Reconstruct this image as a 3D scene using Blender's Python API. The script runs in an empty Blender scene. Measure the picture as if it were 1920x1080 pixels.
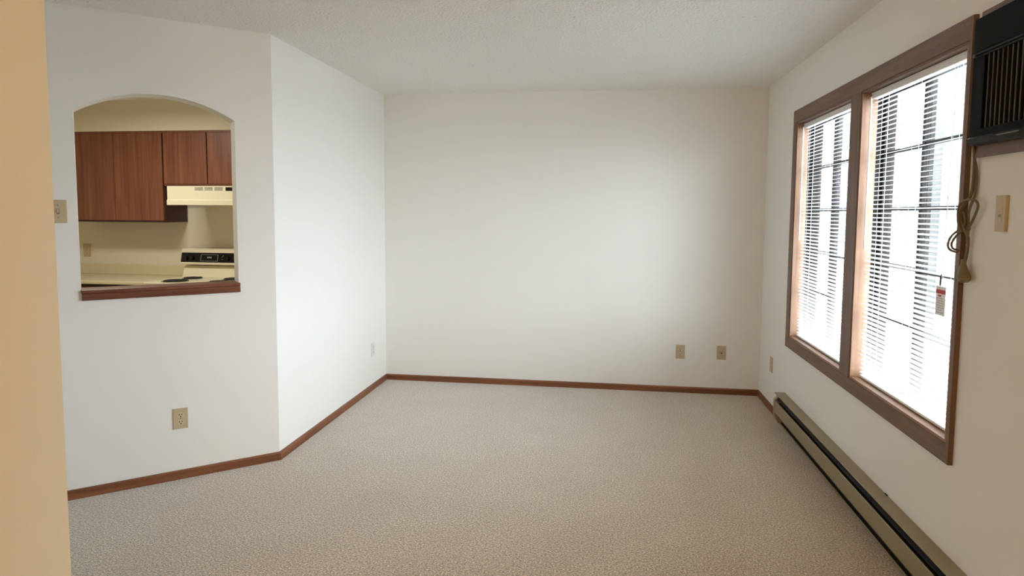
import bpy, bmesh, math, random
from mathutils import Vector, Matrix
from mathutils.geometry import tessellate_polygon

random.seed(7)
SC = bpy.context.scene
COL = SC.collection

# ------------------------------------------------------------------ camera
cam_d = bpy.data.cameras.new('camera')
cam = bpy.data.objects.new('camera', cam_d)
COL.objects.link(cam)
F_PX, YAW, PITCH, ROLL, CAM_H = 1220.0, -0.1425, -0.0772, 0.0066, 1.4557
cam_d.sensor_width = 36.0
cam_d.lens = F_PX / 1920.0 * 36.0
cam_d.shift_y = (493.14 - 540.0) / 1920.0
cam_d.clip_start = 0.02
_f = Vector((math.sin(YAW) * math.cos(PITCH), math.cos(YAW) * math.cos(PITCH), math.sin(PITCH)))
_r = Vector((math.cos(YAW), -math.sin(YAW), 0.0))
_u = _r.cross(_f)
_r2 = _r * math.cos(ROLL) + _u * math.sin(ROLL)
_u2 = -_r * math.sin(ROLL) + _u * math.cos(ROLL)
cam.matrix_world = Matrix(((_r2.x, _u2.x, -_f.x, 0), (_r2.y, _u2.y, -_f.y, 0), (_r2.z, _u2.z, -_f.z, CAM_H), (0, 0, 0, 1)))
SC.camera = cam

# ------------------------------------------------------------------ sky, lights, exposure
SKY_STRENGTH = 22.5
HALL_W = 23.0
KITCHEN_W = 16.0
world = bpy.data.worlds.new('overcast_sky')
SC.world = world
world.use_nodes = True
_bg = world.node_tree.nodes['Background']
_bg.inputs['Color'].default_value = (0.80, 0.885, 1.0, 1)
_bg.inputs['Strength'].default_value = SKY_STRENGTH
SC.view_settings.view_transform = 'Standard'
SC.view_settings.look = 'None'
SC.view_settings.gamma = 1.0
SC.view_settings.use_curve_mapping = False
SC.view_settings.exposure = 0.12
SC.cycles.use_denoising = True
SC.cycles.max_bounces = 12
SC.cycles.diffuse_bounces = 8
SC.cycles.transparent_max_bounces = 12
SC.cycles.sample_clamp_indirect = 8.0

# room numbers (metres)
XL, XR, YB, YA, H = -1.873, 1.2407, 5.3717, 3.4932, 2.44
ANG = 0.8592
DV = Vector((-math.sin(ANG), -math.cos(ANG), 0))        # along the angled wall, away from its corner
NN = Vector((-DV.y, DV.x, 0))                           # its normal, into the room
A0 = Vector((XL, YA, 0))
WY0, WY1, WZ0, WZ1 = 2.487, 4.522, 0.637, 2.056         # window opening
MY0, MY1 = 3.436, 3.567                                 # mullion
WALL_T = 0.146
for (py0, py1) in ((WY0, MY0), (MY1, WY1)):             # the sky's entry for sampling
    ld = bpy.data.lights.new('window_daylight', 'AREA')
    ld.shape = 'RECTANGLE'; ld.size = py1 - py0; ld.size_y = WZ1 - WZ0
    ld.cycles.is_portal = True
    lo = bpy.data.objects.new('window_daylight', ld); COL.objects.link(lo)
    Z = Vector((1, 0, 0)); X = Vector((0, 1, 0)); Y = Z.cross(X)
    lo.matrix_world = Matrix(((X.x, Y.x, Z.x, XR + WALL_T + 0.005), (X.y, Y.y, Z.y, (py0 + py1) / 2), (X.z, Y.z, Z.z, (WZ0 + WZ1) / 2), (0, 0, 0, 1)))

# ------------------------------------------------------------------ materials
def S(c):
    return tuple(((v / 255.0) / 12.92 if v / 255.0 <= 0.04045 else ((v / 255.0 + 0.055) / 1.055) ** 2.4) for v in c) + (1.0,)

def mat(name, rgb, rough=0.6, metal=0.0, emit=None, emit_s=0.0, spec=0.5):
    m = bpy.data.materials.new(name); m.use_nodes = True
    b = m.node_tree.nodes['Principled BSDF']
    b.inputs['Base Color'].default_value = S(rgb)
    b.inputs['Roughness'].default_value = rough
    b.inputs['Metallic'].default_value = metal
    b.inputs['Specular IOR Level'].default_value = spec
    if emit:
        b.inputs['Emission Color'].default_value = S(emit)
        b.inputs['Emission Strength'].default_value = emit_s
    return m

def N(m, t, **kw):
    n = m.node_tree.nodes.new(t)
    for k, v in kw.items():
        if hasattr(n, k) and not k[0].isupper(): setattr(n, k, v)
        else: n.inputs[k.replace('_', ' ')].default_value = v
    return n

def L(m, a, ao, b, bi):
    m.node_tree.links.new(a.outputs[ao], b.inputs[bi])

def ramp(m, stops):
    r = N(m, 'ShaderNodeValToRGB'); e = r.color_ramp.elements
    while len(e) < len(stops): e.new(0.5)
    for el, (p, c) in zip(e, stops): el.position = p; el.color = S(c)
    return r

def bump(m, src, out, strength, dist):
    b = N(m, 'ShaderNodeBump', Strength=strength, Distance=dist)
    L(m, src, out, b, 'Height'); L(m, b, 'Normal', m.node_tree.nodes['Principled BSDF'], 'Normal')
    return b

def paint(name, rgb, scale=260, strength=0.10, rough=0.85):
    m = mat(name, rgb, rough, spec=0.3)
    tc = N(m, 'ShaderNodeTexCoord'); n = N(m, 'ShaderNodeTexNoise', Scale=scale, Detail=3.0)
    L(m, tc, 'Object', n, 'Vector'); bump(m, n, 'Fac', strength, 0.002)
    return m

def wood(name, dark, mid, light, axis=0, rough=0.42, scale=1.0):
    m = mat(name, mid, rough)
    tc = N(m, 'ShaderNodeTexCoord'); mp = N(m, 'ShaderNodeMapping')
    s = [38 * scale, 38 * scale, 38 * scale]; s[axis] = 1.6 * scale
    mp.inputs['Scale'].default_value = s
    n = N(m, 'ShaderNodeTexNoise', Scale=1.0, Detail=6.0, Roughness=0.6, Distortion=0.6)
    r = ramp(m, ((0.28, dark), (0.5, mid), (0.74, light)))
    L(m, tc, 'Object', mp, 'Vector'); L(m, mp, 'Vector', n, 'Vector'); L(m, n, 'Fac', r, 'Fac')
    L(m, r, 'Color', m.node_tree.nodes['Principled BSDF'], 'Base Color')
    bump(m, n, 'Fac', 0.06, 0.001)
    return m

M = {}
M['wall'] = paint('white_wall_paint', (238, 236, 231))
M['kwall'] = paint('cream_kitchen_paint', (226, 218, 200))
M['hall'] = paint('cream_hall_paint', (234, 224, 196))
# ceiling: sprayed texture
m = paint('sprayed_ceiling', (250, 249, 246), 90, 0.0, 0.95)
tc = N(m, 'ShaderNodeTexCoord'); v = N(m, 'ShaderNodeTexNoise', Scale=70.0, Detail=5.0, Roughness=0.65)
L(m, tc, 'Object', v, 'Vector'); bump(m, v, 'Fac', 0.9, 0.012)
v2 = N(m, 'ShaderNodeTexNoise', Scale=60.0, Detail=2.0); L(m, tc, 'Object', v2, 'Vector')
r = ramp(m, ((0.22, (196, 193, 186)), (0.30, (250, 249, 246))))
L(m, v2, 'Fac', r, 'Fac'); L(m, r, 'Color', m.node_tree.nodes['Principled BSDF'], 'Base Color')
M['ceiling'] = m
# carpet
m = mat('beige_carpet', (176, 160, 140), 0.95, spec=0.1)
tc = N(m, 'ShaderNodeTexCoord')
n1 = N(m, 'ShaderNodeTexNoise', Scale=120.0, Detail=3.0, Roughness=0.75)
n2 = N(m, 'ShaderNodeTexNoise', Scale=3.0, Detail=3.0)
n3 = N(m, 'ShaderNodeTexVoronoi', Scale=190.0)
for n in (n1, n2, n3): L(m, tc, 'Object', n, 'Vector')
r = ramp(m, ((0.36, (66, 49, 33)), (0.46, (158, 136, 105)), (0.55, (182, 161, 128)), (0.65, (242, 226, 194))))
L(m, n1, 'Fac', r, 'Fac')
r2 = ramp(m, ((0.35, (246, 243, 240)), (0.65, (255, 255, 255)))); L(m, n2, 'Fac', r2, 'Fac')
mx = N(m, 'ShaderNodeMixRGB', blend_type='MULTIPLY'); mx.inputs['Fac'].default_value = 1.0
L(m, r, 'Color', mx, 'Color1'); L(m, r2, 'Color', mx, 'Color2')
b = m.node_tree.nodes['Principled BSDF']; L(m, mx, 'Color', b, 'Base Color')
b.inputs['Sheen Weight'].default_value = 1.0; b.inputs['Sheen Roughness'].default_value = 0.45
ad = N(m, 'ShaderNodeMath', operation='ADD'); L(m, n1, 'Fac', ad, 0); L(m, n3, 'Distance', ad, 1)
bump(m, ad, 'Value', 0.45, 0.006)
M['carpet'] = m
M['vinyl'] = mat('kitchen_vinyl', (196, 184, 160), 0.4)
M['base'] = {a: wood('stained_baseboard_' + 'xyz'[a], (98, 56, 34), (128, 78, 50), (150, 96, 64), a) for a in (0, 1)}
M['case'] = {a: wood('stained_casing_' + 'xyz'[a], (92, 67, 50), (111, 82, 61), (127, 96, 73), a) for a in (0, 1, 2)}
M['jamb'] = {a: wood('jamb_wood_' + 'xyz'[a], (128, 94, 70), (152, 114, 86), (170, 132, 102), a) for a in (1, 2)}
M['sillw'] = wood('red_brown_sill', (84, 44, 32), (112, 64, 46), (134, 82, 58), 0)
M['cabw'] = wood('cherry_cabinet', (104, 60, 44), (126, 76, 56), (144, 92, 68), 2, 0.38)
M['cabd'] = mat('dark_cabinet_box', (62, 30, 24), 0.5)
M['ivory'] = mat('ivory_plastic', (194, 176, 142), 0.4)
M['ivory2'] = mat('ivory_device', (206, 190, 156), 0.35)
M['whitep'] = mat('white_plastic', (226, 224, 218), 0.4)
M['slot'] = mat('slot_dark', (26, 19, 14), 0.6)
M['screw'] = mat('plate_screw', (140, 120, 90), 0.4, 0.6)
M['heater'] = mat('tan_enamel', (150, 136, 108), 0.38, 0.1)
M['heater2'] = mat('tan_enamel_cap', (172, 158, 130), 0.4, 0.1)
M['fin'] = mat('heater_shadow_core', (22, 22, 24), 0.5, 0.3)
M['slat'] = mat('white_slat_enamel', (240, 240, 240), 0.35)
M['cordw'] = mat('white_cord', (228, 226, 220), 0.7)
M['wand'] = mat('white_wand', (236, 234, 226), 0.25)
M['bronze'] = mat('dark_bronze_frame', (30, 25, 23), 0.6, spec=0.15)
M['acblk'] = mat('black_plastic', (5, 5, 5), 0.6, spec=0.12)
M['acgry'] = mat('charcoal_plastic', (22, 23, 23), 0.5, spec=0.25)
M['aclouv'] = mat('charcoal_louver', (56, 53, 51), 0.5, spec=0.3)
M['badge'] = mat('grey_badge', (96, 92, 88), 0.4)
M['cord'] = mat('taupe_cord', (112, 98, 74), 0.5)
M['plug'] = mat('taupe_plug', (118, 106, 78), 0.45)
M['red'] = mat('tag_red', (196, 44, 40), 0.5)
M['tag'] = mat('tag_white', (248, 248, 249), 0.5)
M['tagk'] = mat('tag_print', (196, 196, 200), 0.6)
M['cream'] = mat('cream_enamel', (234, 226, 202), 0.3)
M['creamd'] = mat('cream_counter', (216, 204, 172), 0.4)
M['glassblk'] = mat('black_glass', (14, 15, 18), 0.15)
M['print'] = mat('panel_print', (150, 150, 146), 0.5)
M['burner'] = mat('burner_black', (34, 34, 33), 0.5)
M['chrome'] = mat('drip_pan_chrome', (150, 150, 148), 0.25, 0.9)
M['steel'] = mat('lamp_metal', (190, 188, 182), 0.4, 0.8)
M['domew'] = mat('lamp_glass', (255, 240, 214), 0.5, emit=(255, 196, 128), emit_s=4.0)
M['lens'] = mat('fluorescent_lens', (255, 250, 235), 0.5, emit=(255, 232, 190), emit_s=1.0)
M['ground'] = paint('grey_paving', (184, 185, 186), 30, 0.2)
M['siding'] = mat('muted_siding', (96, 95, 92), 0.7)
M['post'] = mat('weathered_post', (86, 86, 84), 0.7)
M['roof'] = mat('grey_shingle', (84, 83, 82), 0.9)
M['farwin'] = mat('far_window_glass', (60, 66, 74), 0.15)
g = bpy.data.materials.new('window_glass'); g.use_nodes = True
nt = g.node_tree; nt.nodes.clear()
o_ = nt.nodes.new('ShaderNodeOutputMaterial'); mx = nt.nodes.new('ShaderNodeMixShader')
tr = nt.nodes.new('ShaderNodeBsdfTransparent'); gl = nt.nodes.new('ShaderNodeBsdfGlossy'); lw = nt.nodes.new('ShaderNodeLayerWeight'); pw = nt.nodes.new('ShaderNodeMath'); ma = nt.nodes.new('ShaderNodeMath')
gl.inputs['Roughness'].default_value = 0.02; pw.operation = 'POWER'; pw.inputs[1].default_value = 5.0; ma.operation = 'MULTIPLY_ADD'; ma.inputs[1].default_value = 0.7; ma.inputs[2].default_value = 0.035
tr.inputs['Color'].default_value = (0.94, 0.96, 0.95, 1)
nt.links.new(lw.outputs['Facing'], pw.inputs[0]); nt.links.new(pw.outputs[0], ma.inputs[0]); nt.links.new(ma.outputs[0], mx.inputs[0]); nt.links.new(tr.outputs[0], mx.inputs[1]); nt.links.new(gl.outputs[0], mx.inputs[2]); nt.links.new(mx.outputs[0], o_.inputs[0])
M['glass'] = g

# ------------------------------------------------------------------ mesh helpers
class MB:
    """collects shapes, in world or local coordinates, for ONE mesh"""
    def __init__(s): s.v = []; s.f = []; s.sm = []
    def add(s, vs, fs, smooth=False):
        o = len(s.v); s.v += [Vector(q) for q in vs]; s.f += [tuple(i + o for i in f) for f in fs]; s.sm += [smooth] * len(fs); return s
    def box(s, x0, x1, y0, y1, z0, z1, bev=0.0, seg=2):
        if bev <= 0:
            vs = [(x, y, z) for z in (z0, z1) for y in (y0, y1) for x in (x0, x1)]
            return s.add(vs, [(0, 2, 3, 1), (4, 5, 7, 6), (0, 1, 5, 4), (2, 6, 7, 3), (0, 4, 6, 2), (1, 3, 7, 5)])
        b = bmesh.new(); bmesh.ops.create_cube(b, size=1.0)
        for q in b.verts: q.co = Vector(((x0 + x1) / 2 + q.co.x * (x1 - x0), (y0 + y1) / 2 + q.co.y * (y1 - y0), (z0 + z1) / 2 + q.co.z * (z1 - z0)))
        bmesh.ops.bevel(b, geom=b.edges[:], offset=bev, segments=seg, affect='EDGES', profile=0.5)
        b.verts.index_update()
        s.add([q.co.copy() for q in b.verts], [tuple(q.index for q in f.verts) for f in b.faces]); b.free(); return s
    def prism(s, prof, fn, t0, t1, smooth=False):
        """closed 2D profile swept from t0 to t1; fn(a, b, t) -> point"""
        n = len(prof)
        vs = [fn(a, b, t0) for a, b in prof] + [fn(a, b, t1) for a, b in prof]
        fs = [(i, (i + 1) % n, n + (i + 1) % n, n + i) for i in range(n)]
        s.add(vs, fs, smooth)
        tri = tessellate_polygon([[Vector((a, b, 0)) for a, b in prof]])
        s.add(vs, [tuple(t) for t in tri] + [tuple(n + i for i in reversed(t)) for t in tri]); return s
    def holed(s, outer, holes, fn, t0, t1):
        loops = [outer] + holes; flat = [q for l in loops for q in l]; n = len(flat)
        vs = [fn(a, b, t0) for a, b in flat] + [fn(a, b, t1) for a, b in flat]
        tri = tessellate_polygon([[Vector((a, b, 0)) for a, b in l] for l in loops])
        fs = [tuple(t) for t in tri] + [tuple(n + i for i in reversed(t)) for t in tri]
        k = 0
        for l in loops:
            c = len(l)
            fs += [(k + i, k + (i + 1) % c, n + k + (i + 1) % c, n + k + i) for i in range(c)]; k += c
        return s.add(vs, fs)
    def tube(s, pts, r, sides=8, caps=True):
        pts = [Vector(p) for p in pts]; n = len(pts); rs = r if isinstance(r, (list, tuple)) else [r] * n
        a = Vector((0.31, 0.93, 0.17)); vs = []; fs = []
        for i, p in enumerate(pts):
            t = (pts[min(i + 1, n - 1)] - pts[max(i - 1, 0)]).normalized()
            a = a - t * a.dot(t)
            if a.length < 1e-3: a = t.cross(Vector((1, 0, 0)))
            a.normalize(); b = t.cross(a)
            for k in range(sides):
                w = 2 * math.pi * k / sides
                vs.append(p + (a * math.cos(w) + b * math.sin(w)) * rs[i])
        for i in range(n - 1):
            for k in range(sides):
                fs.append((i * sides + k, i * sides + (k + 1) % sides, (i + 1) * sides + (k + 1) % sides, (i + 1) * sides + k))
        s.add(vs, fs, True)
        if caps: s.add(vs[:sides] + vs[-sides:], [tuple(range(sides)), tuple(range(2 * sides - 1, sides - 1, -1))])
        return s
    def lathe(s, prof, c, axis='z', seg=28, smooth=True):
        """profile of (radius, height) turned about an axis through c"""
        vs = []; fs = []; n = len(prof)
        for k in range(seg):
            w = 2 * math.pi * k / seg
            for r, h in prof:
                p = {'z': (r * math.cos(w), r * math.sin(w), h), 'x': (h, r * math.cos(w), r * math.sin(w)), 'y': (r * math.sin(w), h, r * math.cos(w))}[axis]
                vs.append(Vector(c) + Vector(p))
        for k in range(seg):
            for i in range(n - 1):
                fs.append((k * n + i, ((k + 1) % seg) * n + i, ((k + 1) % seg) * n + i + 1, k * n + i + 1))
        return s.add(vs, fs, smooth)
    def mesh(s, name, mt, inv=None):
        me = bpy.data.meshes.new(name)
        vs = [(inv @ q) if inv else q for q in s.v]
        me.from_pydata([tuple(q) for q in vs], [], s.f)
        b = bmesh.new(); b.from_mesh(me); bmesh.ops.remove_doubles(b, verts=b.verts, dist=1e-6)
        bmesh.ops.recalc_face_normals(b, faces=b.faces); b.to_mesh(me); b.free()
        if any(s.sm):
            for p in me.polygons: p.use_smooth = True
            me.set_sharp_from_angle(angle=math.radians(38))
        me.materials.append(mt); me.update()
        return me

def tag(o, label=None, cat=None, group=None, kind=None):
    if label: o['label'] = label
    if cat: o['category'] = cat
    if group: o['group'] = group
    if kind: o['kind'] = kind
    return o

def thing(name, label, cat, loc=(0, 0, 0), frame=None, group=None, kind=None):
    o = bpy.data.objects.new(name, None); COL.objects.link(o)
    o.empty_display_size = 0.05
    o.matrix_world = frame if frame else Matrix.Translation(Vector(loc))
    o['_m'] = [c for row in o.matrix_world for c in row]
    return tag(o, label, cat, group, kind)

def rootm(o):
    while o.parent: o = o.parent
    return Matrix([list(o['_m'])[i * 4:i * 4 + 4] for i in range(4)])

def part(name, mb, mt, parent, world=True, label=None, kind=None):
    me = mb.mesh(name, mt, rootm(parent).inverted() if world else None)
    o = bpy.data.objects.new(name, me); COL.objects.link(o); o.parent = parent
    return tag(o, label, None, None, kind)

def single(name, mb, mt, label, cat, base=None, group=None, kind=None):
    """a thing that is one mesh; the origin goes to its base"""
    if base is None:
        xs = [q.x for q in mb.v]; ys = [q.y for q in mb.v]; zs = [q.z for q in mb.v]
        base = Vector(((min(xs) + max(xs)) / 2, (min(ys) + max(ys)) / 2, min(zs)))
    me = mb.mesh(name, mt, Matrix.Translation(-Vector(base)))
    o = bpy.data.objects.new(name, me); COL.objects.link(o); o.location = base
    return tag(o, label, cat, group, kind)

def struct(name, mb, mt, label, cat):
    return single(name, mb, mt, label, cat, base=(0, 0, 0), kind='structure')

def XYZ(x, y, z): return Vector((x, y, z))
def ang(s_, z, off=0.0): return A0 + DV * s_ + NN * off + Vector((0, 0, z))

# ------------------------------------------------------------------ the shell
KX0, KY0, KY1, KH = -5.0, 2.36, 5.2, 2.352               # kitchen
AE = 1.5                                                  # length of the angled wall
E_ = A0 + DV * AE
RY = -2.6                                                 # rear wall behind the camera
NY = 0.94                                                 # nook wall
HX, HY = -1.0, 1.063                                      # hall wall: face and end

struct('floor', MB().add([(KX0 - 0.3, RY - 0.3, 0), (XR + 0.2, RY - 0.3, 0), (XR + 0.2, YB + 0.2, 0), (KX0 - 0.3, YB + 0.2, 0),
        (KX0 - 0.3, RY - 0.3, -0.1), (XR + 0.2, RY - 0.3, -0.1), (XR + 0.2, YB + 0.2, -0.1), (KX0 - 0.3, YB + 0.2, -0.1)],
        [(0, 1, 2, 3), (7, 6, 5, 4), (0, 4, 5, 1), (1, 5, 6, 2), (2, 6, 7, 3), (3, 7, 4, 0)]), M['carpet'],
        'speckled beige cut pile carpet covering the whole floor', 'floor')
struct('ceiling', MB().box(KX0 - 0.3, XR + 0.2, RY - 0.3, YB + 0.2, H, H + 0.1), M['ceiling'], 'off-white sprayed texture ceiling above the empty room', 'ceiling')
struct('wall_back', MB().box(XL - 0.12, XR + WALL_T, YB, YB + 0.14, 0, H), M['wall'], 'wide blank white wall at the far end of the room', 'wall')
# left wall and angled wall with the arched pass-through
struct('wall_left', MB().box(XL - 0.115, XL, YA, YB, 0, H), M['wall'], 'bright white side wall between the arched wall and far wall', 'wall')
S0, S1, SZ0, SZS, SZA = 0.2, 0.936, 1.038, 1.946, 2.052    # opening: sides, sill, spring line, crown
def arch(s0, s1, zs, za, n=28):
    c = (s0 + s1) / 2; hw = (s1 - s0) / 2; h = za - zs; R = (hw * hw + h * h) / (2 * h); a = math.asin(hw / R)
    return [(c + R * math.sin(-a + 2 * a * i / n), za - R + R * math.cos(-a + 2 * a * i / n)) for i in range(n + 1)]
hole = [(S0, SZ0)] + arch(S0, S1, SZS, SZA) + [(S1, SZ0)]
AT = 0.125
struct('wall_angled', MB().holed([(0, 0), (AE, 0), (AE, H), (0, H)], [hole], lambda a, b, t: ang(a, b, t), 0.0, -AT), M['wall'],
       'angled off-white wall with the arched opening into the kitchen', 'wall')
# right wall with the window opening
struct('wall_right', MB().holed([(RY, 0), (YB, 0), (YB, H), (RY, H)], [[(WY0, WZ0), (WY1, WZ0), (WY1, WZ1), (WY0, WZ1)]],
       lambda a, b, t: Vector((t, a, b)), XR, XR + WALL_T), M['wall'], 'cream window wall on the right with heater along its foot', 'wall')
struct('wall_hall', MB().box(HX - 0.12, HX, RY, HY, 0, H), M['hall'], 'warm lit cream wall end close by at the left edge', 'wall')
struct('wall_rear', MB().box(HX - 0.12, XR + WALL_T, RY - 0.12, RY, 0, H), M['hall'], 'cream wall behind the viewpoint closing the hall', 'wall')
struct('wall_nook_front', MB().box(E_.x - 0.1, HX - 0.12, NY - 0.12, NY, 0, H), M['wall'], 'white wall of the passage hidden behind the hall wall', 'wall')
struct('wall_nook_side', MB().box(E_.x - 0.12, E_.x, NY - 0.12, E_.y + 0.06, 0, H), M['wall'], 'white side wall of the passage beside the angled wall', 'wall')
# kitchen shell
struct('wall_kitchen_back', MB().box(KX0 - 0.1, XL - 0.115, KY1, KY1 + 0.1, 0, H), M['kwall'], 'cream kitchen wall behind the counter and range', 'wall')
struct('wall_kitchen_side', MB().box(KX0 - 0.1, KX0, KY0 - 0.1, KY1, 0, H), M['kwall'], 'cream side wall at the far left of the kitchen', 'wall')
struct('wall_kitchen_front', MB().box(KX0, E_.x - 0.0, KY0 - 0.12, KY0, 0, H), M['kwall'], 'cream kitchen wall opposite the range', 'wall')
_kp = [(KX0, KY0), (E_.x - 0.02, KY0 + 0.02), (E_.x - 0.05, E_.y + 0.12), (XL - 0.2, YA + 0.02), (XL - 0.115, YA + 0.1), (XL - 0.115, KY1), (KX0, KY1)]
struct('ceiling_kitchen', MB().prism(_kp, lambda a, b, t: Vector((a, b, t)), KH, KH + 0.05), M['ceiling'], 'lower off-white ceiling over the kitchen', 'ceiling')
struct('floor_kitchen', MB().prism(_kp, lambda a, b, t: Vector((a, b, t)), 0.0, 0.004), M['vinyl'], 'pale vinyl floor of the kitchen', 'floor')
CF = 4.9                                                   # front of the wall cabinets
CZ0, CZ1 = 1.357, 2.102
struct('wall_soffit', MB().box(KX0, XL - 0.115, CF, KY1, CZ1, KH), M['kwall'], 'cream soffit above the kitchen wall cabinets', 'wall')

# baseboards: small rounded top
BH, BT = 0.049, 0.012
bprof = [(0, 0), (BT, 0), (BT, BH - 0.008), (BT - 0.003, BH - 0.002), (BT - 0.007, BH), (0, BH)]
def mit(fn_, t0, t1):
    return MB().prism(bprof, fn_, t0, t1)
def base_run(p0, p1, nrm, m0, m1):
    """baseboard from p0 to p1 with nrm into the room; m0/m1: mitre slopes at the ends"""
    p0 = Vector(p0); p1 = Vector(p1); d = (p1 - p0).normalized(); n = len(bprof); mb = MB()
    a = [p0 + nrm * q + d * (m0 * q) + Vector((0, 0, z)) for q, z in bprof]
    b = [p1 + nrm * q - d * (m1 * q) + Vector((0, 0, z)) for q, z in bprof]
    mb.add(a + b, [(i, (i + 1) % n, n + (i + 1) % n, n + i) for i in range(n)] + [tuple(range(n)), tuple(range(2 * n - 1, n - 1, -1))])
    return mb
half = math.tan((math.pi / 2 - ANG) / 2) if False else math.tan(ANG / 2)
struct('baseboard_back', base_run((XL, YB, 0), (XR, YB, 0), Vector((0, -1, 0)), 1, 1), M['base'][0], 'narrow brown wooden baseboard under the far wall', 'baseboard')
struct('baseboard_left', base_run((XL, YA, 0), (XL, YB, 0), Vector((1, 0, 0)), -half, 1), M['base'][1], 'narrow brown baseboard under the bright side wall', 'baseboard')
o = base_run((0, 0, 0), (AE, 0, 0), Vector((0, -1, 0)), -half, 0)
me_o = single('baseboard_angled', o, M['base'][0], 'narrow brown baseboard under the arched kitchen opening', 'baseboard', base=(0, 0, 0), kind='structure')
# local x runs along DV, local -y is the room side
me_o.matrix_world = Matrix(((DV.x, -NN.x, 0, A0.x), (DV.y, -NN.y, 0, A0.y), (0, 0, 1, 0), (0, 0, 0, 1)))
HEAT_Y1 = 4.63
struct('baseboard_right', base_run((XR, HEAT_Y1 + 0.004, 0), (XR, YB, 0), Vector((-1, 0, 0)), 0, 1), M['base'][1], 'short dark baseboard between heater end and far corner', 'baseboard')
struct('baseboard_hall', base_run((HX, RY, 0), (HX, HY, 0), Vector((1, 0, 0)), 1, 0), M['base'][1], 'brown baseboard under the warm lit hall wall', 'baseboard')

# pass-through sill
sill = thing('trim_1', 'red-brown wooden ledge board of the arched kitchen opening', 'sill', kind='structure',
             frame=Matrix(((DV.x, -NN.x, 0, A0.x), (DV.y, -NN.y, 0, A0.y), (0, 0, 1, 0), (0, 0, 0, 1))))
# local: x along the wall, y into the kitchen, z up
part('nosing', MB().box(S0 - 0.007, S1 - 0.003, -0.016, -0.0006, SZ0 + 0.0005, SZ0 + 0.0185, 0.003), M['sillw'], sill, world=False)
part('ledge', MB().box(S0 + 0.001, S1 - 0.001, 0.0, AT + 0.004, SZ0 + 0.0005, SZ0 + 0.0183, 0.002), M['sillw'], sill, world=False)
part('apron', MB().box(S0 - 0.007, S1 - 0.003, -0.013, -0.001, 1.004, SZ0 - 0.0005, 0.002), M['sillw'], sill, world=False)

# ------------------------------------------------------------------ windows in the right wall
CX = XR - 0.018                                             # face of the casing
cas = thing('trim_2', 'broad brown wooden casing framing the pair of windows', 'window casing', (CX, (2.463 + 4.6) / 2, 0.567), kind='structure')
CY0, CY1, CZB, CZT = 2.4625, 4.600, 0.566, 2.136
def casing(poly, axis, name):
    """flat board with an eased inner edge; poly in (y, z)"""
    part(name, MB().prism(poly, lambda a, b, t: Vector((t, a, b)), CX, XR - 0.0004), M['case'][axis], cas)
casing([(CY0, CZT), (CY1, CZT), (WY1, WZ1), (WY0 - 0.004, WZ1)], 1, 'head_casing')
casing([(CY0, CZB), (CY1, CZB), (WY1, WZ0), (WY0 - 0.004, WZ0)], 1, 'bottom_casing')
casing([(CY1, CZB), (CY1, CZT), (WY1, WZ1), (WY1, WZ0)], 2, 'side_casing')
casing([(CY0, CZB), (CY0, CZT), (WY0 - 0.004, WZ1), (WY0 - 0.004, WZ0)], 2, 'side_casing')
casing([(MY0, WZ0 + 0.0005), (MY1, WZ0 + 0.0005), (MY1, WZ1 - 0.0005), (MY0, WZ1 - 0.0005)], 2, 'mullion_casing')
# thin stop bead round each opening
def jamb_set(win, y0, y1):
    x0, x1 = CX + 0.004, XR + 0.057
    t = 0.012
    part('head_jamb', MB().box(x0, x1, y0, y1, WZ1 - t, WZ1), M['case'][1], win)
    part('stool', MB().box(x0, x1, y0, y1, WZ0, WZ0 + t), M['jamb'][1], win)
    part('side_jamb', MB().box(x0, x1, y0, y0 + t, WZ0 + t, WZ1 - t), M['jamb'][2], win)
    part('side_jamb', MB().box(x0, x1, y1 - t, y1, WZ0 + t, WZ1 - t), M['jamb'][2], win)
    # dark frame, outer half of the wall
    f0, f1 = x1 + 0.0005, XR + WALL_T - 0.004
    fr = 0.015
    part('frame', MB().holed([(y0, WZ0), (y1, WZ0), (y1, WZ1), (y0, WZ1)], [[(y0 + fr, WZ0 + fr), (y1 - fr, WZ0 + fr), (y1 - fr, WZ1 - fr), (y0 + fr, WZ1 - fr)]],
         lambda a, b, t_: Vector((t_, a, b)), f0, f1), M['bronze'], win)
    ym = (y0 + y1) / 2
    sw = 0.022
    for k, (a, b, xs) in enumerate(((y0 + fr, ym + 0.011, f0 + 0.008), (ym - 0.011, y1 - fr, f0 + 0.028))):
        za, zb = WZ0 + fr, WZ1 - fr
        sash = part('sash', MB().holed([(a, za), (b, za), (b, zb), (a, zb)], [[(a + sw, za + sw), (b - sw, za + sw), (b - sw, zb - sw), (a + sw, zb - sw)]],
             lambda p, q, t_: Vector((t_, p, q)), xs, xs + 0.018), M['bronze'], win)
        part('pane', MB().box(xs + 0.007, xs + 0.011, a + sw - 0.004, b - sw + 0.004, za + sw - 0.004, zb - sw + 0.004), M['glass'], sash)
        for zz in (0.962, 1.221, 1.485, 1.752):
            part('muntin', MB().box(xs + 0.003, xs + 0.015, a + sw, b - sw, zz - 0.008, zz + 0.008), M['bronze'], sash)
win1 = thing('window_1', 'far sliding window with dark frame behind white blind', 'window', (XR, (MY1 + WY1) / 2, WZ0), kind='structure')
jamb_set(win1, MY1, WY1)
win2 = thing('window_2', 'near sliding window with dark frame beside the air conditioner', 'window', (XR, (WY0 + MY0) / 2, WZ0), kind='structure')
jamb_set(win2, WY0, MY0)
struct('trim_3', MB().box(XR + 0.001, XR + WALL_T - 0.004, MY0 + 0.0005, MY1 - 0.0005, WZ0, WZ1), M['case'][2], 'brown mullion post between the two windows', 'mullion')

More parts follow.
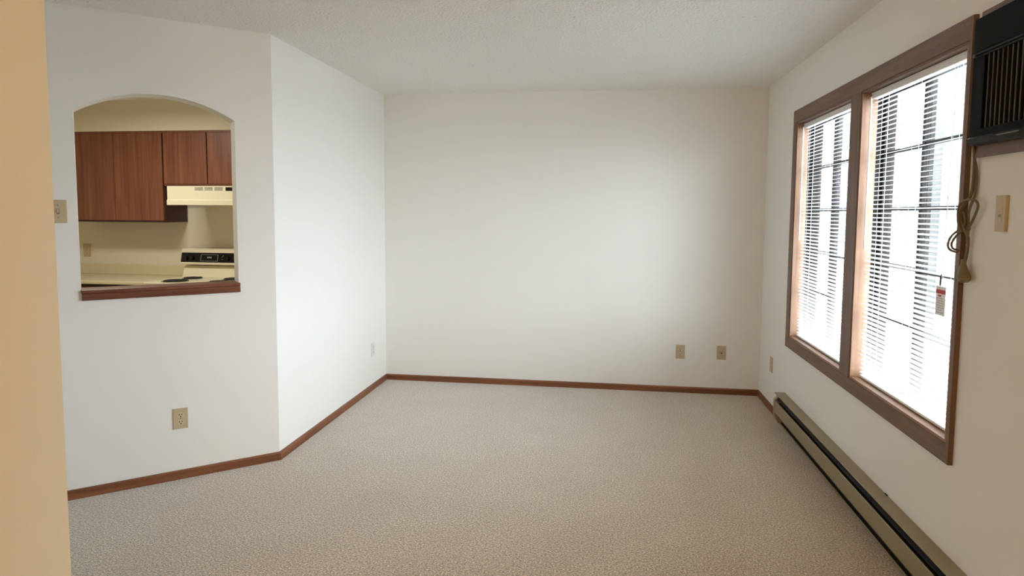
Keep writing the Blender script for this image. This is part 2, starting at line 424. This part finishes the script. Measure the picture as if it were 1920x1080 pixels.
# ------------------------------------------------------------------ blinds
BX = XR + 0.034                                             # centre plane of the slats
def slat_mesh(length, tilt):
    w, t, cr = 0.025, 0.0007, 0.0022; n = 5; top = []; bot = []
    for i in range(n):
        u = -0.5 + i / (n - 1.0)
        h = cr * (1 - 4 * u * u)
        top.append((u * w, h + t / 2)); bot.append((u * w, h - t / 2))
    c, s_ = math.cos(tilt), math.sin(tilt)
    prof = [(a * c - b * s_, a * s_ + b * c) for a, b in top + bot[::-1]]
    return MB().prism(prof, lambda a, b, q: Vector((a, q, b)), -length / 2, length / 2, True)
def blind(label, y0, y1, with_tag):
    a, b = y0 + 0.016, y1 - 0.016
    ym = (a + b) / 2; z0, z1 = WZ0 + 0.016, WZ1 - 0.014
    root = thing('mini_blind', label, 'blind', (BX, ym, z0))
    hr = part('head_rail', MB().box(BX - 0.016, BX + 0.016, a, b, z1 - 0.030, z1, 0.002), M['slat'], root)
    part('bottom_rail', MB().box(BX - 0.012, BX + 0.012, a + 0.002, b - 0.002, z0, z0 + 0.012, 0.003), M['slat'], root)
    tilt = math.radians(10)
    me = slat_mesh(b - a - 0.004, tilt).mesh('slat', M['slat'])
    pitch = 0.0212; zz = z0 + 0.026; k = 0
    while zz < z1 - 0.040:
        o = bpy.data.objects.new('slat', me); COL.objects.link(o); o.parent = root
        o.location = (0, 0, zz - z0); o.rotation_euler = (random.uniform(-0.0012, 0.0012), random.uniform(-0.02, 0.02), 0)
        zz += pitch; k += 1
    for yy in (a + 0.13, ym, b - 0.13):
        for dx in (-0.0135, 0.0135):
            part('ladder_cord', MB().tube([(BX + dx, yy, z0 + 0.01), (BX + dx, yy, z1 - 0.03)], 0.0009, 5), M['cordw'], root)
        part('cord_button', MB().lathe([(0.0001, -0.002), (0.006, -0.002), (0.006, 0.003), (0.0001, 0.003)], (BX, yy, z0 - 0.001), 'z', 12), M['cordw'], root)
    wy = b - 0.022
    wd = part('tilt_wand', MB().tube([(BX - 0.024, wy, z1 - 0.022), (BX - 0.024, wy, 1.29)], 0.0042, 8), M['wand'], root)
    part('wand_hook', MB().tube([(BX - 0.015, wy, z1 - 0.012), (BX - 0.024, wy, z1 - 0.014), (BX - 0.024, wy, z1 - 0.026)], 0.0018, 6), M['chrome'], wd)
    if with_tag:
        ty = a + 0.105
        lc = part('lift_cord', MB().tube([(BX - 0.0175, ty, z1 - 0.026), (BX - 0.020, ty + 0.004, 1.6), (BX - 0.024, ty + 0.016, 1.19)], 0.0011, 6), M['cordw'], root)
        part('cord_tassel', MB().tube([(BX - 0.024, ty + 0.016, 1.238), (BX - 0.024, ty + 0.018, 1.222), (BX - 0.024, ty + 0.022, 1.192)], [0.0015, 0.004, 0.003], 8), M['fin'], root)
        tx = BX - 0.026; t0, t1, u0, u1 = ty - 0.026, ty + 0.044, 1.082, 1.190
        tg = part('warning_tag', MB().box(tx - 0.0006, tx + 0.0002, t0, t1, u0, u1), M['tag'], root, label='white hanging warning tag with a red header band')
        part('red_band', MB().box(tx - 0.0012, tx - 0.0007, t0, t1, u1 - 0.027, u1 - 0.012), M['red'], tg)
        part('red_mark', MB().box(tx - 0.0012, tx - 0.0007, (t0 + t1) / 2 - 0.004, t1 - 0.018, u1 - 0.038, u1 - 0.032), M['red'], tg)
        for i, (q0, q1) in enumerate(((0.02, 0.75), (0.1, 0.8), (0.1, 0.9), (0.1, 0.85), (0.1, 0.9), (0.1, 0.7), (0.1, 0.88))):
            zc = u1 - 0.045 - i * 0.0088; wdt = t1 - t0
            part('print_line', MB().box(tx - 0.0012, tx - 0.0007, t1 - wdt * q1, t1 - wdt * q0 - 0.004, zc - 0.0016, zc + 0.0016), M['tagk'], tg)
    else:
        ty = a + 0.06
        part('lift_cord', MB().tube([(BX - 0.0175, ty, z1 - 0.026), (BX - 0.020, ty, 1.3)], 0.0011, 6), M['cordw'], root)
    return root
blind('white slatted mini blind in the far window without hanging tag', MY1 + 0.012, WY1 - 0.012, False)
blind('white slatted mini blind in the near window with red and white tag', WY0 + 0.012, MY0 - 0.012, True)

# ------------------------------------------------------------------ wall plates
def frame_at(p, Zv):
    Zv = Vector(Zv); Y = Vector((0, 0, 1)); X = Y.cross(Zv); p = Vector(p)
    return Matrix(((X.x, Y.x, Zv.x, p.x), (X.y, Y.y, Zv.y, p.y), (X.z, Y.z, Zv.z, p.z), (0, 0, 0, 1)))
def plate(kind, label, p, Zv, cat, mt='ivory', group=None, w=0.072, h=0.113, th=0.006):
    r = thing({'duplex': 'wall_outlet', 'toggle': 'light_switch', 'jack': 'cable_jack', 'slider': 'wall_control'}[kind], label, cat, frame=frame_at(p, Zv), group=group)
    pl = part('cover_plate', MB().box(-w / 2, w / 2, -h / 2, h / 2, 0.0004, th, 0.0022), M[mt], r, world=False)
    dm = M['ivory2'] if mt == 'ivory' else M['whitep']
    if kind == 'duplex':
        for c in (0.0195, -0.0195):
            prof = [(0.0165 * math.cos(a_), max(-0.0135, min(0.0135, 0.0165 * math.sin(a_)))) for a_ in [2 * math.pi * i / 24 for i in range(24)]]
            rc = part('receptacle', MB().prism([(a_, b_ + c) for a_, b_ in prof], XYZ, th - 0.001, th + 0.0014), dm, r, world=False)
            for sx, hh in ((-0.0064, 0.0048), (0.0064, 0.0040)):
                part('slot', MB().box(sx - 0.0018, sx + 0.0018, c + 0.003 - hh, c + 0.003 + hh, th + 0.0006, th + 0.0017), M['slot'], rc, world=False)
            part('ground_hole', MB().lathe([(0.0001, 0.0017), (0.0034, 0.0017), (0.0034, 0.0006)], (0, c - 0.0085, th), 'z', 10), M['slot'], rc, world=False)
        part('screw', MB().lathe([(0.0001, 0.001), (0.0028, 0.0006), (0.003, -0.001)], (0, 0, th), 'z', 10), M['screw'], r, world=False)
    elif kind == 'toggle':
        part('toggle_slot', MB().box(-0.0055, 0.0055, -0.0125, 0.0125, th - 0.001, th + 0.0006), M['slot'], r, world=False)
        part('toggle', MB().prism([(-0.010, 0.0), (0.006, 0.0), (0.0115, 0.012), (0.005, 0.0145)], lambda a_, b_, t: Vector((t, a_, th + b_)), -0.0042, 0.0042), dm, r, world=False)
        for c in (0.0302, -0.0302):
            part('screw', MB().lathe([(0.0001, 0.001), (0.0028, 0.0006), (0.003, -0.001)], (0, c, th), 'z', 10), M['screw'], r, world=False)
    elif kind == 'jack':
        part('jack_ring', MB().lathe([(0.0046, 0.006), (0.0066, 0.006), (0.0066, -0.001)], (0, -0.002, th), 'z', 14), M['screw'], r, world=False)
        part('jack_core', MB().lathe([(0.0001, 0.003), (0.0046, 0.003), (0.0046, -0.001)], (0, -0.002, th), 'z', 14), M['slot'], r, world=False)
        for c in (0.0302, -0.0302):
            part('screw', MB().lathe([(0.0001, 0.001), (0.0028, 0.0006), (0.003, -0.001)], (0, c, th), 'z', 10), M['ivory'], r, world=False)
    else:
        part('rocker_frame', MB().box(-0.012, 0.012, -0.026, 0.026, th - 0.001, th + 0.0008), M['ivory'], r, world=False)
        part('indicator_mark', MB().box(-0.007, 0.007, -0.012, -0.003, th + 0.0006, th + 0.0013), M['screw'], r, world=False)
        part('upper_mark', MB().box(-0.006, 0.006, 0.004, 0.0055, th + 0.0006, th + 0.0013), M['screw'], r, world=False)
    return r
plate('duplex', 'ivory duplex outlet low on the wall below the arched opening', ang(0.512, 0.334), NN, 'outlet')
plate('toggle', 'ivory toggle light switch left of the arched opening by hall wall', ang(1.014, 1.447), NN, 'light switch')
plate('duplex', 'ivory duplex outlet on far wall, left of the cable jack', (0.6185, YB, 0.336), (0, -1, 0), 'outlet')
plate('jack', 'ivory cable jack plate on far wall, near the right corner', (0.942, YB, 0.340), (0, -1, 0), 'cable jack')
plate('duplex', 'white outlet plate on the bright side wall near far corner', (XL, 5.048, 0.331), (1, 0, 0), 'outlet', mt='whitep')
plate('duplex', 'ivory outlet plate on window wall, between far corner and window', (XR, 5.0, 0.341), (-1, 0, 0), 'outlet')
plate('slider', 'ivory wall control right of the near window, below the air conditioner', (XR, 2.258, 1.4635), (-1, 0, 0), 'wall control', th=0.010, w=0.054)

# ------------------------------------------------------------------ baseboard heater
HY0 = 1.25
hz = thing('baseboard_heater', 'long tan metal baseboard heater on the carpet under the windows', 'heater', (XR - 0.035, (HY0 + HEAT_Y1) / 2, 0))
sx = lambda a, b, t: Vector((XR - a, t, b))                   # a = out from the wall
part('back_panel', MB().prism([(0.0005, 0.022), (0.006, 0.022), (0.006, 0.226), (0.0005, 0.226)], sx, HY0, HEAT_Y1 - 0.002), M['heater'], hz)
part('top_cover', MB().prism([(0.0005, 0.2265), (0.0005, 0.233), (0.064, 0.231), (0.067, 0.229), (0.067, 0.2268), (0.063, 0.2265)], sx, HY0, HEAT_Y1 - 0.002), M['heater'], hz)
part('damper', MB().prism([(0.030, 0.205), (0.032, 0.206), (0.056, 0.190), (0.055, 0.188)], sx, HY0, HEAT_Y1 - 0.03), M['fin'], hz)
part('front_panel', MB().prism([(0.069, 0.178), (0.066, 0.181), (0.060, 0.178), (0.062, 0.175), (0.065, 0.175), (0.065, 0.100), (0.058, 0.090), (0.060, 0.088), (0.069, 0.098)], sx, HY0, HEAT_Y1 - 0.03), M['heater'], hz)
part('element', MB().box(XR - 0.055, XR - 0.010, HY0, HEAT_Y1 - 0.03, 0.075, 0.165), M['fin'], hz)
part('end_cap', MB().prism([(0.0005, 0.020), (0.040, 0.020), (0.068, 0.070), (0.0725, 0.150), (0.071, 0.185), (0.052, 0.205), (0.050, 0.226), (0.0005, 0.226)], sx, HEAT_Y1 - 0.034, HEAT_Y1), M['heater2'], hz)
part('bottom_tray', MB().box(XR - 0.033, XR - 0.0065, HY0, HEAT_Y1 - 0.035, 0.022, 0.028), M['fin'], hz)  # near-black tray colour stands in for the shade under the front panel
part('tray_lip', MB().box(XR - 0.0365, XR - 0.0332, HY0, HEAT_Y1 - 0.035, 0.022, 0.0315), M['heater'], hz)
part('splice_clip', MB().box(XR - 0.006, XR - 0.0005, 2.96, 2.985, 0.2325, 0.2365), M['slot'], hz)

# ------------------------------------------------------------------ air conditioner
AX = 1.185
AY1, AY0, AZ0, AZ1 = 2.372, 1.70, 1.712, 2.092
act = thing('trim_4', 'tan wooden trim around the wall air conditioner', 'trim', (XR - 0.018, 2.0, 1.649), kind='structure')
TY0, TY1, TZ0, TZ1 = 1.645, 2.412, 1.650, 2.128
part('bottom_board', MB().box(CX, XR - 0.0004, TY0, TY1, TZ0, TZ0 + 0.055), M['case'][1], act)
part('top_board', MB().box(CX, XR - 0.0004, TY0, TY1, TZ1 - 0.055, TZ1), M['case'][1], act)
part('side_board', MB().box(CX, XR - 0.0004, TY1 - 0.055, TY1, TZ0 + 0.0555, TZ1 - 0.0555), M['case'][2], act)
part('side_board', MB().box(CX, XR - 0.0004, TY0, TY0 + 0.055, TZ0 + 0.0555, TZ1 - 0.0555), M['case'][2], act)
ac = thing('air_conditioner', 'black through-wall air conditioner with vertical louvers', 'air conditioner', (XR - 0.03, 2.0, AZ0))
part('housing', MB().holed([(AY0, AZ0), (AY1, AZ0), (AY1, AZ1), (AY0, AZ1)], [[(AY0 + 0.02, 1.735), (AY1 - 0.065, 1.735), (AY1 - 0.065, 1.965), (AY0 + 0.02, 1.965)]],
     lambda a, b, t: Vector((t, a, b)), AX, CX - 0.0005), M['acblk'], ac)
part('upper_panel', MB().box(AX - 0.004, AX - 0.0004, AY0 + 0.004, AY1 - 0.004, 1.985, AZ1 - 0.004, 0.0015), M['acblk'], ac)
part('divider_bead', MB().box(AX - 0.006, AX - 0.0004, AY0, AY1, 1.974, 1.981, 0.0015), M['acgry'], ac)
part('lower_bead', MB().box(AX - 0.004, AX - 0.0004, AY0, AY1 - 0.01, 1.966, 1.970), M['acgry'], ac)
part('corner_clip', MB().box(AX - 0.007, AX - 0.0004, AY1 - 0.018, AY1 - 0.004, 1.968, 1.980, 0.001), M['badge'], ac)
part('grille_back', MB().box(CX - 0.006, CX - 0.001, AY0 + 0.02, AY1 - 0.065, 1.735, 1.965), M['acblk'], ac)
lm = MB().prism([(-0.012, -0.0035), (-0.0125, 0.0035), (-0.010, 0.0055), (0.012, 0.0105), (0.012, 0.0075)], lambda a, b, t: Vector((a, b, t)), -0.1145, 0.1145).mesh('louver', M['aclouv'])
yy = AY1 - 0.085
while yy > AY0 + 0.03:
    o = bpy.data.objects.new('louver', lm); COL.objects.link(o); o.parent = ac
    o.location = Vector((AX + 0.014, yy, 1.85)) - Vector((XR - 0.03, 2.0, AZ0)); yy -= 0.0245
lip = part('bottom_lip', MB().prism([(AX - 0.002, 1.7118), (AX - 0.010, 1.706), (AX - 0.010, 1.698), (AX - 0.002, 1.688), (AX + 0.015, 1.684), (CX - 0.001, 1.686), (CX - 0.001, 1.7118)],
     lambda a, b, t: Vector((a, t, b)), AY0, AY1 - 0.003), M['acgry'], ac)
part('finger_slot', MB().box(AX - 0.0112, AX - 0.0095, 2.235, 2.30, 1.6995, 1.7045), M['slot'], lip)
part('badge', MB().box(AX - 0.0112, AX - 0.0095, 2.09, 2.20, 1.700, 1.704), M['badge'], lip)

# power cord: drops beside the casing, is bundled in loops, ends in a chunky plug
def spline(pts, n=8):
    pts = [Vector(p) for p in pts]; out = []
    P = [pts[0] * 2 - pts[1]] + pts + [pts[-1] * 2 - pts[-2]]
    for i in range(1, len(P) - 2):
        for k in range(n):
            t = k / n; a, b, c, d = P[i - 1], P[i], P[i + 1], P[i + 2]
            out.append(0.5 * ((2 * b) + (c - a) * t + (2 * a - 5 * b + 4 * c - d) * t * t + (3 * b - a - 3 * c + d) * t ** 3))
    return out + [pts[-1]]
pc = thing('power_cord', 'taupe power cord looped beside the window casing below air conditioner', 'power cord', (XR - 0.01, 2.42, 1.23))
part('cord', MB().tube(spline([(1.214, 2.402, 1.70), (1.226, 2.412, 1.64), (1.228, 2.416, 1.56), (1.226, 2.425, 1.52), (1.214, 2.436, 1.495), (1.205, 2.44, 1.46), (1.212, 2.432, 1.42),
     (1.224, 2.42, 1.38), (1.228, 2.428, 1.33), (1.226, 2.436, 1.29), (1.222, 2.436, 1.262)]), 0.0055), M['cord'], pc)
part('loop', MB().tube(spline([(1.222, 2.426, 1.40), (1.224, 2.39, 1.45), (1.222, 2.366, 1.487), (1.216, 2.375, 1.507), (1.206, 2.41, 1.508), (1.196, 2.43, 1.49), (1.198, 2.436, 1.44), (1.208, 2.434, 1.40)]), 0.0042), M['cord'], pc)
part('loop', MB().tube(spline([(1.210, 2.43, 1.47), (1.214, 2.424, 1.43), (1.206, 2.45, 1.405), (1.186, 2.452, 1.382), (1.178, 2.452, 1.355), (1.186, 2.452, 1.337), (1.206, 2.44, 1.328)]), 0.0036), M['cord'], pc)
part('loop', MB().tube(spline([(1.216, 2.428, 1.44), (1.214, 2.43, 1.41), (1.202, 2.45, 1.386), (1.19, 2.452, 1.36), (1.194, 2.45, 1.342), (1.212, 2.438, 1.336)]), 0.0036), M['cord'], pc)
part('loop', MB().tube(spline([(1.226, 2.418, 1.66), (1.232, 2.405, 1.60), (1.232, 2.408, 1.53), (1.222, 2.418, 1.47), (1.224, 2.42, 1.41), (1.226, 2.428, 1.36)]), 0.0042), M['cord'], pc)
part('tie', MB().tube([(1.2045, 2.44, 1.415), (1.218, 2.436, 1.412), (1.231, 2.424, 1.414)], 0.0075), M['cord'], pc)
part('plug', MB().tube([(1.222, 2.434, 1.305), (1.221, 2.432, 1.290), (1.219, 2.427, 1.274), (1.217, 2.420, 1.258), (1.216, 2.414, 1.246), (1.2155, 2.410, 1.237), (1.215, 2.408, 1.231), (1.215, 2.407, 1.229)],
     [0.0075, 0.009, 0.0135, 0.0185, 0.021, 0.020, 0.015, 0.004], 16), M['plug'], pc)

# ------------------------------------------------------------------ kitchen
KE = -3.59                                                   # right edge of the tall wall cabinet
def cabinet(label, x0, x1, z0, z1, nd):
    c = thing('wall_cabinet', label, 'cabinet', ((x0 + x1) / 2, (CF + KY1) / 2, z0))
    part('body', MB().box(x0, x1, CF + 0.021, KY1 - 0.001, z0, z1 - 0.001), M['cabd'], c)
    w = (x1 - x0) / nd
    for i in range(nd):
        tall = z0 < 1.5; g0 = 0.0018 if tall else 0.0045; g1 = 0.009 if tall and i == nd - 1 else g0
        part('door', MB().box(x0 + i * w + g0, x0 + (i + 1) * w - g1, CF, CF + 0.020, z0 + 0.014, z1 - 0.018, 0.002), M['cabw'], c)
    part('top_rail', MB().box(x0, x1, CF + 0.006, CF + 0.0205, z1 - 0.017, z1 - 0.001), M['cabw'], c)
    part('bottom_rail', MB().box(x0, x1, CF + 0.008, CF + 0.0205, z0, z0 + 0.013), M['cabw'] if z0 > 1.5 else M['cabd'], c)
    return c
cabinet('tall cherry wall cabinet with two plain slab doors left of hood', KE - 0.89, KE, CZ0, CZ1, 2)
cabinet('short cherry wall cabinet with two slab doors above the hood', KE + 0.001, KE + 0.780, 1.658, CZ1, 2)
hd = thing('range_hood', 'cream range hood with vent slots under the short cabinet', 'range hood', (-3.05, 4.96, 1.497))
HX0, HX1 = -3.43, -2.67; HF = 4.72
part('shell', MB().prism([(HF, 1.6475), (CF + 0.02, 1.656), (KY1 - 0.001, 1.656), (KY1 - 0.001, 1.515), (HF + 0.05, 1.499), (HF - 0.008, 1.499), (HF - 0.008, 1.536), (HF, 1.541)],
     lambda a, b, t: Vector((t, a, b)), HX0, HX1), M['cream'], hd)
for gx in (-3.191, -3.110, -3.025):
    for q in range(3):
        part('vent_slot', MB().box(gx, gx + 0.070, HF - 0.0008, HF + 0.0003, 1.633 - q * 0.009, 1.637 - q * 0.009), M['slot'], hd)
part('switch_panel', MB().box(-2.931, -2.865, HF - 0.0012, HF + 0.0003, 1.610, 1.638), M['glassblk'], hd)

CT = 0.890                                                   # worktop height
CFY = 4.645
ctop = thing('countertop', 'cream laminate countertop with backsplash beside the range', 'countertop', (-4.3, 4.9, CT - 0.04))
part('worktop', MB().box(KX0 + 0.002, KE + 0.010, CFY, KY1 - 0.001, CT - 0.026, CT, 0.005), M['creamd'], ctop)
part('backsplash', MB().box(KX0 + 0.002, KE + 0.010, KY1 - 0.02, KY1 - 0.0012, CT + 0.0005, CT + 0.088, 0.003), M['creamd'], ctop)
bc = thing('base_cabinet', 'dark wooden base cabinet under the cream countertop', 'cabinet', (-4.3, 4.9, 0.004))
part('body', MB().box(KX0 + 0.003, KE - 0.006, CFY + 0.045, KY1 - 0.002, 0.1, CT - 0.0265), M['cabd'], bc)
part('toe_kick', MB().box(KX0 + 0.003, KE - 0.006, CFY + 0.10, KY1 - 0.01, 0.0045, 0.0995), M['cabd'], bc)
for i in range(3):
    w = (KE - 0.006 - KX0 - 0.003) / 3; x0 = KX0 + 0.003 + i * w
    part('door', MB().box(x0 + 0.003, x0 + w - 0.003, CFY + 0.026, CFY + 0.0445, 0.11, 0.70, 0.002), M['cabw'], bc)
    part('drawer', MB().box(x0 + 0.003, x0 + w - 0.003, CFY + 0.026, CFY + 0.0445, 0.71, CT - 0.05, 0.002), M['cabw'], bc)

rg = thing('electric_range', 'cream electric range with black control panel and coil burners', 'range', (KE + 0.38, 4.88, 0.004))
RX0, RX1 = KE + 0.020, KE + 0.778
RF = 4.592
part('body', MB().box(RX0 + 0.004, RX1 - 0.004, RF + 0.03, KY1 - 0.012, 0.09, CT - 0.012), M['cream'], rg)
part('base', MB().box(RX0 + 0.02, RX1 - 0.02, RF + 0.08, KY1 - 0.03, 0.0045, 0.0895), M['fin'], rg)
dr = part('oven_door', MB().box(RX0 + 0.006, RX1 - 0.006, RF, RF + 0.0295, 0.27, 0.84, 0.006), M['cream'], rg)
part('oven_window', MB().box(RX0 + 0.15, RX1 - 0.15, RF - 0.002, RF - 0.0003, 0.42, 0.66), M['glassblk'], dr)
part('handle', MB().tube([(RX0 + 0.10, RF, 0.79), (RX0 + 0.10, RF - 0.04, 0.79), (RX1 - 0.10, RF - 0.04, 0.79), (RX1 - 0.10, RF, 0.79)], 0.010, 8), M['cream'], dr)
part('storage_drawer', MB().box(RX0 + 0.006, RX1 - 0.006, RF + 0.002, RF + 0.0295, 0.095, 0.262, 0.006), M['cream'], rg)
part('cooktop', MB().box(RX0, RX1, RF + 0.005, 5.10, CT - 0.0115, CT + 0.005, 0.005), M['cream'], rg)
gz = CT + 0.005
# control panel: riser, recess, black fascia, top cap
part('riser', MB().prism([(5.10, CT - 0.011), (5.07, gz + 0.0), (5.095, gz + 0.075), (5.12, gz + 0.092), (KY1 - 0.013, gz + 0.092), (KY1 - 0.013, CT - 0.011)], lambda a, b, t: Vector((t, a, b)), RX0 + 0.004, RX1 - 0.004), M['cream'], rg)
part('fascia_housing', MB().prism([(5.062, 0.998), (5.056, 1.006), (5.058, 1.018), (5.078, 1.098), (5.082, 1.124), (5.094, 1.134), (KY1 - 0.013, 1.134), (KY1 - 0.013, 0.9945), (5.10, 0.9945)],
     lambda a, b, t: Vector((t, a, b)), RX0 - 0.002, RX1 + 0.002), M['cream'], rg)
fz = lambda a, b, t: Vector((t, 5.0585 + (b - 1.019) * 0.25 - a, b))
fp = part('control_panel', MB().prism([(0.002, 1.020), (0.002, 1.100), (-0.001, 1.100), (-0.001, 1.020)], fz, RX0 + 0.0, RX1 - 0.0), M['glassblk'], rg)
dx0, dx1, dz0, dz1 = -3.39, -3.232, 1.030, 1.086
for (a0, a1, b0, b1) in ((dx0, dx1, dz1 - 0.0025, dz1), (dx0, dx1, dz0, dz0 + 0.0025), (dx0, dx0 + 0.003, dz0 + 0.0025, dz1 - 0.0025), (dx1 - 0.003, dx1, dz0 + 0.0025, dz1 - 0.0025)):
    part('display_border', MB().prism([(0.0028, b0), (0.0028, b1), (0.002, b1), (0.002, b0)], fz, a0, a1), M['print'], fp)
for q in range(3):
    xq = -3.330 + q * 0.0145
    part('clock_digit', MB().prism([(0.0028, 1.055), (0.0028, 1.068), (0.002, 1.068), (0.002, 1.055)], fz, xq, xq + 0.010), M['print'], fp)
part('panel_line', MB().prism([(0.0026, 1.024), (0.0026, 1.094), (0.002, 1.094), (0.002, 1.024)], fz, -3.426, -3.4245), M['acgry'], fp)
for q, zq in ((-3.197, 1.044), (-3.197, 1.066), (-3.19, 1.075)):
    part('panel_mark', MB().prism([(0.0026, zq), (0.0026, zq + 0.004), (0.002, zq + 0.004), (0.002, zq)], fz, q, q + 0.008), M['print'], fp)
for q in (-3.52, -3.465, -3.14, -3.08, -3.0, -2.93):
    part('knob', MB().lathe([(0.0001, -0.016), (0.014, -0.016), (0.017, 0.0), (0.017, 0.004)], (q, 5.063 - 0.0, 1.056), 'y', 16), M['glassblk'], rg)
for bx, by, br in ((-3.372, 4.70, 0.098), (-3.372, 4.92, 0.078), (-3.00, 4.70, 0.078), (-3.00, 4.92, 0.092)):
    bn = part('burner', MB().lathe([(br * 1.0, 0.0005), (br * 1.02, 0.005), (br * 0.96, 0.004), (br * 0.3, 0.0015), (0.001, 0.0015)], (bx, by, gz), 'z', 28), M['chrome'], rg)
    pts = []
    for i in range(90):
        w = i / 89.0; a = w * 2 * math.pi * 4.2; rr = br * (0.16 + 0.76 * w)
        pts.append((bx + rr * math.cos(a), by + rr * math.sin(a), gz + 0.007))
    part('coil', MB().tube(pts, 0.0052, 6), M['burner'], bn)
plate('duplex', 'small ivory outlet on kitchen wall above the countertop backsplash', (-4.575, KY1, 1.098), (0, -1, 0), 'outlet')

# ------------------------------------------------------------------ lamps out of view (hall behind the viewpoint, kitchen)
def point_lamp(name, loc, watts, col, size, parent):
    ld = bpy.data.lights.new(name, 'POINT'); ld.energy = watts; ld.color = col; ld.shadow_soft_size = size
    lo = bpy.data.objects.new(name, ld); COL.objects.link(lo); lo.parent = parent; lo.location = loc
hl = thing('ceiling_lamp', 'round ceiling lamp with warm glass bowl in the hall', 'lamp', (0.05, -0.75, H - 0.14))
part('canopy', MB().lathe([(0.0001, H - 0.0005), (0.10, H - 0.0005), (0.11, H - 0.02), (0.09, H - 0.03)], (0.05, -0.75, 0)), M['steel'], hl)
part('bowl', MB().lathe([(0.15, H - 0.035), (0.165, H - 0.045), (0.14, H - 0.085), (0.08, H - 0.11), (0.0001, H - 0.12)], (0.05, -0.75, 0)), M['domew'], hl)
point_lamp('bulb', (0, 0, -0.08), HALL_W, (1.0, 0.57, 0.14), 0.10, hl)
kl = thing('fluorescent_fixture', 'box ceiling light over the kitchen floor', 'lamp', (-3.37, 3.88, KH - 0.09))
part('housing', MB().box(-3.69, -3.05, 3.74, 4.02, KH - 0.03, KH - 0.0005), M['steel'], kl)
part('lens', MB().box(-3.67, -3.07, 3.76, 4.00, KH - 0.085, KH - 0.031, 0.01), M['lens'], kl)
ld = bpy.data.lights.new('tube', 'AREA'); ld.shape = 'RECTANGLE'; ld.size = 0.55; ld.size_y = 0.22; ld.energy = KITCHEN_W; ld.color = (1.0, 0.975, 0.84)
lo = bpy.data.objects.new('tube', ld); COL.objects.link(lo); lo.parent = kl; lo.location = (0, 0, -0.005)

# ------------------------------------------------------------------ outdoors
struct('ground', MB().box(XR + WALL_T + 0.0, 40, -20, 45, -0.32, -0.30), M['ground'], 'grey paved yard outside the windows', 'ground')
pst = thing('porch_post', 'grey weathered porch post outside the near window', 'post', (1.905, 4.0, -0.30))
part('shaft', MB().box(1.842, 1.948, 3.95, 4.05, -0.24, 2.9, 0.004), M['post'], pst)
part('base_block', MB().box(1.84, 1.972, 3.934, 4.066, -0.30, -0.2405, 0.006), M['post'], pst)
hs = thing('neighbor_house', 'grey sided house across the yard seen through the blinds', 'building', (9.0, 19.0, -0.30))
part('wall', MB().box(3.2, 15.0, 16.0, 22.0, -0.30, 4.6), M['siding'], hs)
for i in range(27):
    part('siding_board', MB().prism([(16.0 - 0.001, -0.28 + i * 0.18), (16.0 - 0.03, -0.28 + i * 0.18), (16.0 - 0.008, -0.1 + i * 0.18), (16.0 - 0.001, -0.1 + i * 0.18)],
         lambda a, b, t: Vector((t, a, b)), 3.2, 15.0), M['siding'], hs)
part('roof', MB().prism([(2.8, 4.62), (15.4, 4.62), (9.1, 7.4)], lambda a, b, t: Vector((a, t, b)), 15.5, 22.5), M['roof'], hs)
for wx in (4.4, 6.6, 9.2, 12.0):
    for wz in (0.9, 3.0):
        f = part('window', MB().box(wx - 0.05, wx + 1.15, 15.93, 15.965, wz - 0.05, wz + 1.25), M['whitep'], hs)
        part('pane', MB().box(wx, wx + 1.1, 15.915, 15.929, wz, wz + 1.2), M['farwin'], f)
for o in bpy.data.objects:
    if '_m' in o: del o['_m']
